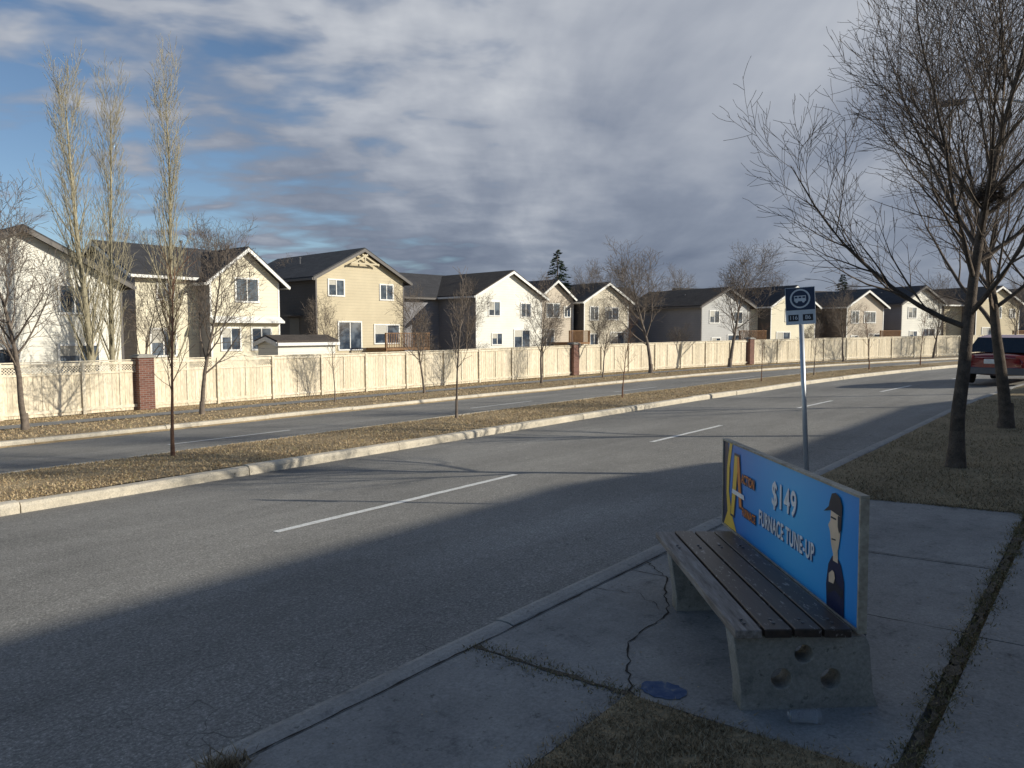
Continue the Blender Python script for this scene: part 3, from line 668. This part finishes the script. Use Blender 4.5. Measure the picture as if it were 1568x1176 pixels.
    flat('figure_arm',[(cx-.05,.06),(cx+.03,.10),(cx+.10,.08),(cx+.11,.12),(cx+.03,.145),(cx-.05,.10)],blk,.0042)
    flat('figure_neck',[(cx-.0,.23),(cx+.05,.23),(cx+.045,.32),(cx+.0,.32)],skin,.0035)
    flat('figure_face',[(cx-.035,.36),(cx-.02,.30),(cx+.0,.265),(cx+.025,.258),(cx+.055,.30),(cx+.07,.36),(cx+.072,.45),(cx-.03,.46),(cx-.034,.41),(cx-.055,.385)],skin,.0047)
    flat('figure_hair',[(cx+.045,.45),(cx+.045,.40),(cx+.060,.37),(cx+.080,.39),(cx+.083,.45)],blk,.0055)
    flat('figure_cap',[(cx-.105,.44),(cx-.03,.46),(cx+.085,.45),(cx+.088,.50),(cx+.065,.535),(cx+.02,.55),(cx-.02,.54),(cx-.042,.50),(cx-.05,.475)],blk,.0062)
    flat('figure_eyes',[(cx-.025,.425),(cx+.03,.425),(cx+.03,.433),(cx-.025,.433)],blk,.0066)
    flat('figure_mouth',[(cx-.015,.325),(cx+.03,.33),(cx+.028,.336),(cx-.012,.332)],blk,.0062)
    flat('figure_hand',[(cx-.035,.12),(cx+.015,.125),(cx+.03,.155),(cx+.02,.18),(cx-.0,.185),(cx-.035,.16)],skin,.0062)
bench()
mc=bpy.data.materials.new('clear_plastic'); mc.use_nodes=True; pb=mc.node_tree.nodes['Principled BSDF']; pb.inputs['Transmission Weight'].default_value=.88; pb.inputs['Roughness'].default_value=.08; pb.inputs['IOR'].default_value=1.35; pb.inputs['Base Color'].default_value=(.8,.82,.85,1)
q=P(3.12,.93,'side'); b=MB(); b.cyl((0,0,0),(.12,0,0),.024,.029,20,0,cap=False); b.cyl((.0,0,0),(.004,0,0),.024,.024,20,0); b.cyl((.12,0,0),(.125,0,0),.032,.032,20,0,cap=False)
o=b.obj('plastic_cup',[mc],smooth=True); o.location=q+Vector((-.08,.06,.03)); o.rotation_euler=(0,0,rad(-52))
# ------------------------------------------------------------------ bus stop sign
def busstop():
    q=P(7.62,2.36,'side'); e=empty('bus_stop_sign',q,rad(12)); e.rotation_euler=(rad(-3.4),0,rad(12))
    b=MB(); b.cyl((0,0,-.1),(0,0,1.95),.024,.024,16,0); b.obj('pole',[M_metal],e,smooth=True)
    z0,z1=1.76,2.13; w=.140
    nv=plain('sign_navy',(.012,.03,.08),.4); wh=plain('sign_white',(.62,.66,.70),.4); bl=plain('sign_black',(.02,.02,.03),.4)
    b=MB(); b.b2(-.032,-.026,-w,w,z0,z1,0); b.b2(-.026,-.02,-.03,.03,z0+.05,z1-.05,0); b.obj('plate',[M_metal],e,bevel=.002)
    b=MB(); X=-.034
    def rect(y0,y1,a,c,mi,k=0): b.poly([(X-k,y1,a),(X-k,y0,a),(X-k,y0,c),(X-k,y1,c)],mi)
    def circ(cy,cz,r,mi,k): b.poly([(X-k,cy-r*math.cos(i/24*2*math.pi),cz+r*math.sin(i/24*2*math.pi)) for i in range(24)],mi)
    rect(-w,w,z0,z1,1); rect(-w+.005,w-.005,z0+.145,z1-.005,0,.0015)
    circ(0,z1-.112,.096,1,.003); circ(0,z1-.112,.080,0,.0045)
    rect(-.055,.055,z1-.138,z1-.083,1,.006)
    for yy in (-.036,0,.036): rect(yy-.013,yy+.013,z1-.108,z1-.092,0,.0075)
    circ(-.032,z1-.141,.013,1,.0075); circ(.032,z1-.141,.013,1,.0078)
    rect(-.116,-.020,z0+.035,z0+.10,2,.0015); rect(.020,.116,z0+.035,z0+.10,2,.0015)
    b.obj('sign_face',[nv,wh,bl],e)
    for s,yy in (('116',.068),('86',-.068)):
        cu=bpy.data.curves.new('number','FONT'); cu.body=s; cu.size=.055; cu.align_x='CENTER'; cu.align_y='CENTER'; cu.offset=.0005
        ob=bpy.data.objects.new('number',cu); scene.collection.objects.link(ob); dg=bpy.context.evaluated_depsgraph_get(); me=bpy.data.meshes.new_from_object(ob.evaluated_get(dg)); me.materials.clear(); me.materials.append(wh)
        bpy.data.objects.remove(ob); ob=bpy.data.objects.new('route_number',me); scene.collection.objects.link(ob); ob.parent=e
        ob.matrix_local=Matrix(((0,0,-1,-.0372),(-1,0,0,yy),(0,1,0,z0+.068),(0,0,0,1)))
busstop()
# ------------------------------------------------------------------ street lamps
def lamp(x,d,kind,H,arm,yaw):
    q=P(x,d,kind); e=empty('street_lamp',q,yaw); b=MB()
    b.cyl((0,0,-.1),(0,0,.5),.13,.13,14); b.cyl((0,0,.5),(0,0,H-.6),.09,.055,14)
    pts=[Vector((0,0,H-.6))]+[Vector((arm*t,0,H-.6+.6*math.sin(t*math.pi/2))) for t in (.15,.35,.6,.85,1)]
    tube(b,pts,[.05,.045,.04,.035,.03,.03],8); b.obj('pole_and_arm',[M_metal],e,smooth=True)
    b=MB(); b.hexa([(arm-.05,-.09,H-.08),(arm+.62,-.14,H-.06),(arm+.62,.14,H-.06),(arm-.05,.09,H-.08),(arm-.05,-.06,H+.06),(arm+.55,-.08,H+.1),(arm+.55,.08,H+.1),(arm-.05,.06,H+.06)])
    b.obj('lamp_head',[M_metald],e,bevel=.03)
lamp(26,2.0,'side',8.5,2.2,rad(90))
lamp(93,19.9,'verge',9,2,rad(-60)); lamp(99,20.5,'verge',9,2,rad(-60))
# ------------------------------------------------------------------ parked car
def car():
    cx=31.2; q=P(cx,3.65,'road'); e=empty('parked_car',q,ry(cx)); e.scale=(1.08,1.08,1.12)
    red,t,bb=base_mat('red_car_paint',.25,.6); bb.inputs['Base Color'].default_value=(.22,.014,.016,1); bb.inputs['Coat Weight'].default_value=.6
    tyre=plain('tyre_rubber',(.02,.02,.02),.85); gl=plain('car_glass',(.02,.025,.03),.05,.8); tl=plain('tail_light',(.35,.01,.01),.2,.6)
    st=[(-2.25,.70,.42,.80),(-2.18,.84,.30,.92),(-1.9,.90,.26,.98),(-1.2,.92,.24,.98),(0,.92,.24,.96),(1.0,.92,.24,.93),(1.5,.91,.25,.88),(2.0,.87,.27,.80),(2.25,.76,.32,.68),(2.32,.6,.4,.58)]
    b=MB(); rings=[]
    for x,w,zb,zt in st:
        rings.append([(x,-w*.94,zb),(x,-w,zb+.15),(x,-w,zt-.18),(x,-w*.92,zt),(x,w*.92,zt),(x,w,zt-.18),(x,w,zb+.15),(x,w*.94,zb)])
    for r_ in rings: b.v+=[Vector(p) for p in r_]
    for i in range(len(st)-1):
        for j in range(8):
            j2=(j+1)%8; a=i*8; b.f.append((a+j,a+j2,a+8+j2,a+8+j)); b.m.append(0)
    b.f.append(tuple(range(8))); b.m.append(0); n=(len(st)-1)*8; b.f.append(tuple(n+i for i in reversed(range(8)))); b.m.append(0)
    o=b.obj('body',[red],e,smooth=True); sm=o.modifiers.new('s','SUBSURF'); sm.levels=1; sm.render_levels=2
    b=MB(); cab=[(-2.0,.80,.97),(-1.55,.64,1.40),(-.6,.62,1.48),(.2,.64,1.44),(1.05,.82,.93)]
    lo=[(-2.05,.83),(-1.4,.85),(-.4,.85),(.4,.85),(1.15,.82)]
    for (x,w,z),(xl,wl) in zip(cab,lo):
        b.v+=[Vector((xl,-wl,.94)),Vector((x,-w,z)),Vector((x,w,z)),Vector((xl,wl,.94))]
    for i in range(4):
        a=i*4
        b.f.append((a,a+1,a+5,a+4)); b.m.append(1); b.f.append((a+1,a+2,a+6,a+5)); b.m.append(0 if i in(1,2) else 1); b.f.append((a+2,a+3,a+7,a+6)); b.m.append(1)
    b.obj('cabin',[red,gl],e)
    b=MB()
    for x in (-1.45,1.4):
        for s in (-1,1):
            b.cyl((x,s*.74,.33),(x,s*.93,.33),.33,.33,24,0); b.cyl((x,s*.925,.33),(x,s*.94,.33),.2,.18,16,1)
    b.obj('wheels',[tyre,M_metal],e)
    b=MB()
    for s in (-1,1): b.box((-2.16,s*.68,.78),(.06,.14,.1),0)
    b.box((-2.25,0,.7),(.02,.27,.07),1); b.box((-2.2,0,.42),(.09,.8,.1),2)
    for s in (-1,1): b.box((.75,s*1.0,.98),(.08,.08,.06),2)
    b.obj('lights_and_bumper',[tl,M_trim,M_metald],e,bevel=.02)
car()
# ------------------------------------------------------------------ sky / light
w=bpy.data.worlds.new('World'); scene.world=w; w.use_nodes=True; nt=w.node_tree; t=NT(nt)
for n in list(nt.nodes): nt.nodes.remove(n)
SUN=Vector((.42,-.907,0)).normalized()*math.cos(rad(22))+UP*math.sin(rad(22))
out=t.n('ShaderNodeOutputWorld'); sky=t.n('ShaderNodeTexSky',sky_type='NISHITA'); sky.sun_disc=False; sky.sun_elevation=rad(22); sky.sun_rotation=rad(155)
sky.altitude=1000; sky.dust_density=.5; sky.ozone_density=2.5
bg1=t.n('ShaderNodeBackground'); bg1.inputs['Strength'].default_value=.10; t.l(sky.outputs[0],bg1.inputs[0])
tc=t.n('ShaderNodeTexCoord'); sx=t.n('ShaderNodeSeparateXYZ'); t.l(tc.outputs['Generated'],sx.inputs[0])
def mth(op,a,b_=None,c=None,clamp=False):
    m=t.n('ShaderNodeMath',operation=op); m.use_clamp=clamp
    for i,v_ in enumerate((a,b_,c)):
        if v_ is None: continue
        if isinstance(v_,(int,float)): m.inputs[i].default_value=v_
        else: t.l(v_,m.inputs[i])
    return m.outputs[0]
X,Y,Z=sx.outputs; zc=mth('ADD',mth('MAXIMUM',Z,0),.16)
th0=rad(39.3)
Fd=mth('ADD',mth('MULTIPLY',X,math.cos(th0)),mth('MULTIPLY',Y,math.sin(th0)))
Lf=mth('ADD',mth('MULTIPLY',X,-math.sin(th0)),mth('MULTIPLY',Y,math.cos(th0)))
u=mth('DIVIDE',Lf,zc); v_=mth('DIVIDE',Fd,zc)
cb=t.n('ShaderNodeCombineXYZ'); t.l(u,cb.inputs[0]); t.l(v_,cb.inputs[1])
def wn(scale,detail,rough,sc=(1,1,1),rot=0,loc=(0,0,0),dist=0):
    mp=t.n('ShaderNodeMapping'); mp.inputs['Scale'].default_value=sc; mp.inputs['Rotation'].default_value=(0,0,rot); mp.inputs['Location'].default_value=loc
    t.l(cb.outputs[0],mp.inputs[0]); n=t.n('ShaderNodeTexNoise'); n.inputs['Scale'].default_value=scale; n.inputs['Detail'].default_value=detail; n.inputs['Roughness'].default_value=rough; n.inputs['Distortion'].default_value=dist
    t.l(mp.outputs[0],n.inputs[0]); return n.outputs['Fac']
big=wn(.55,3,.5,(1,.8,1),.3,(3.1,1.7,0))
puff=wn(4.6,4,.5,(.8,1.15,1),.6,(0,0,0),.2)
strk=wn(1.3,5,.55,(1.5,.6,1),.25,(5,2,0),.3)
left=mth('MULTIPLY',mth('ADD',Lf,.25),1.6,clamp=True)   # 0 on the right side of this view, 1 far left
pc=mth('SUBTRACT',puff,.5); pc=mth('MULTIPLY',pc,mth('ADD',mth('MULTIPLY',left,.85),.15))
cov=mth('ADD',mth('MULTIPLY',big,1.1),mth('MULTIPLY',pc,2.6))
cov=mth('ADD',cov,mth('MULTIPLY',strk,.7))
cov=mth('SUBTRACT',cov,mth('MULTIPLY',Lf,1.15))
lowblue=mth('MULTIPLY',mth('MAXIMUM',mth('SUBTRACT',Lf,.28),0),mth('MAXIMUM',mth('SUBTRACT',.32,Z),0))
cov=mth('SUBTRACT',cov,mth('MULTIPLY',lowblue,4.0))
cov=mth('MULTIPLY',mth('SUBTRACT',cov,.12),1.7,clamp=True)
cov=mth('MULTIPLY',cov,mth('MULTIPLY',mth('SUBTRACT',Fd,.25),3,clamp=True))  # clouds kept to the forward view; unseen sky cleared to cut ambient light
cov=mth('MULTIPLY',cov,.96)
el=mth('MULTIPLY',Z,2.0,clamp=True)
dx=mth('ADD',Lf,.06); dz=mth('SUBTRACT',Z,.36)
patch=mth('SUBTRACT',1,mth('ADD',mth('MULTIPLY',mth('MULTIPLY',dx,dx),7.0),mth('MULTIPLY',mth('MULTIPLY',dz,dz),16.0)),clamp=True)
rgt=mth('MAXIMUM',mth('SUBTRACT',mth('MULTIPLY',Lf,-1.0),.1),0)
br=mth('ADD',mth('MULTIPLY',strk,1.1),mth('MULTIPLY',big,.7))
br=mth('ADD',br,mth('MULTIPLY',pc,.95)); br=mth('ADD',br,mth('MULTIPLY',el,.62)); br=mth('ADD',br,mth('MULTIPLY',patch,.26)); br=mth('ADD',br,mth('MULTIPLY',rgt,.50)); br=mth('SUBTRACT',br,.77)
cr=t.n('ShaderNodeValToRGB'); e=cr.color_ramp.elements; e[0].position=.0; e[0].color=(.125,.155,.225,1); e[1].position=1; e[1].color=(.68,.70,.73,1)
x=e.new(.4); x.color=(.25,.285,.36,1); x=e.new(.7); x.color=(.43,.46,.52,1)
t.l(br,cr.inputs[0])
bg2=t.n('ShaderNodeBackground'); bg2.inputs['Strength'].default_value=1; t.l(cr.outputs[0],bg2.inputs[0])
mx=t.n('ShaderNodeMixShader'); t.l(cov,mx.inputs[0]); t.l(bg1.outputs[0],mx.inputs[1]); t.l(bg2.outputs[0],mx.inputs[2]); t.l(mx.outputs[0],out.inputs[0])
sl=bpy.data.lights.new('sun','SUN'); sl.energy=5; sl.angle=rad(.5); sl.color=(1,.93,.79)
so=bpy.data.objects.new('sun',sl); scene.collection.objects.link(so); so.rotation_euler=SUN.to_track_quat('Z','Y').to_euler(); so.location=SUN*60
# ------------------------------------------------------------------ camera
p=rad(-4.15); th=rad(39.3)
fw=Vector((math.cos(th)*math.cos(p),math.sin(th)*math.cos(p),math.sin(p))); rt=Vector((math.sin(th),-math.cos(th),0)); up=rt.cross(fw)
cam=bpy.data.cameras.new('camera'); cam.sensor_width=36; cam.lens=36*1130/1568; cam.clip_end=4000; cam.clip_start=.05
co=bpy.data.objects.new('camera',cam); scene.collection.objects.link(co)
co.matrix_world=Matrix(((rt.x,up.x,-fw.x,0),(rt.y,up.y,-fw.y,0),(rt.z,up.z,-fw.z,1.6),(0,0,0,1)))
scene.camera=co
scene.view_settings.view_transform='Standard'; scene.view_settings.look='None'; scene.view_settings.exposure=0
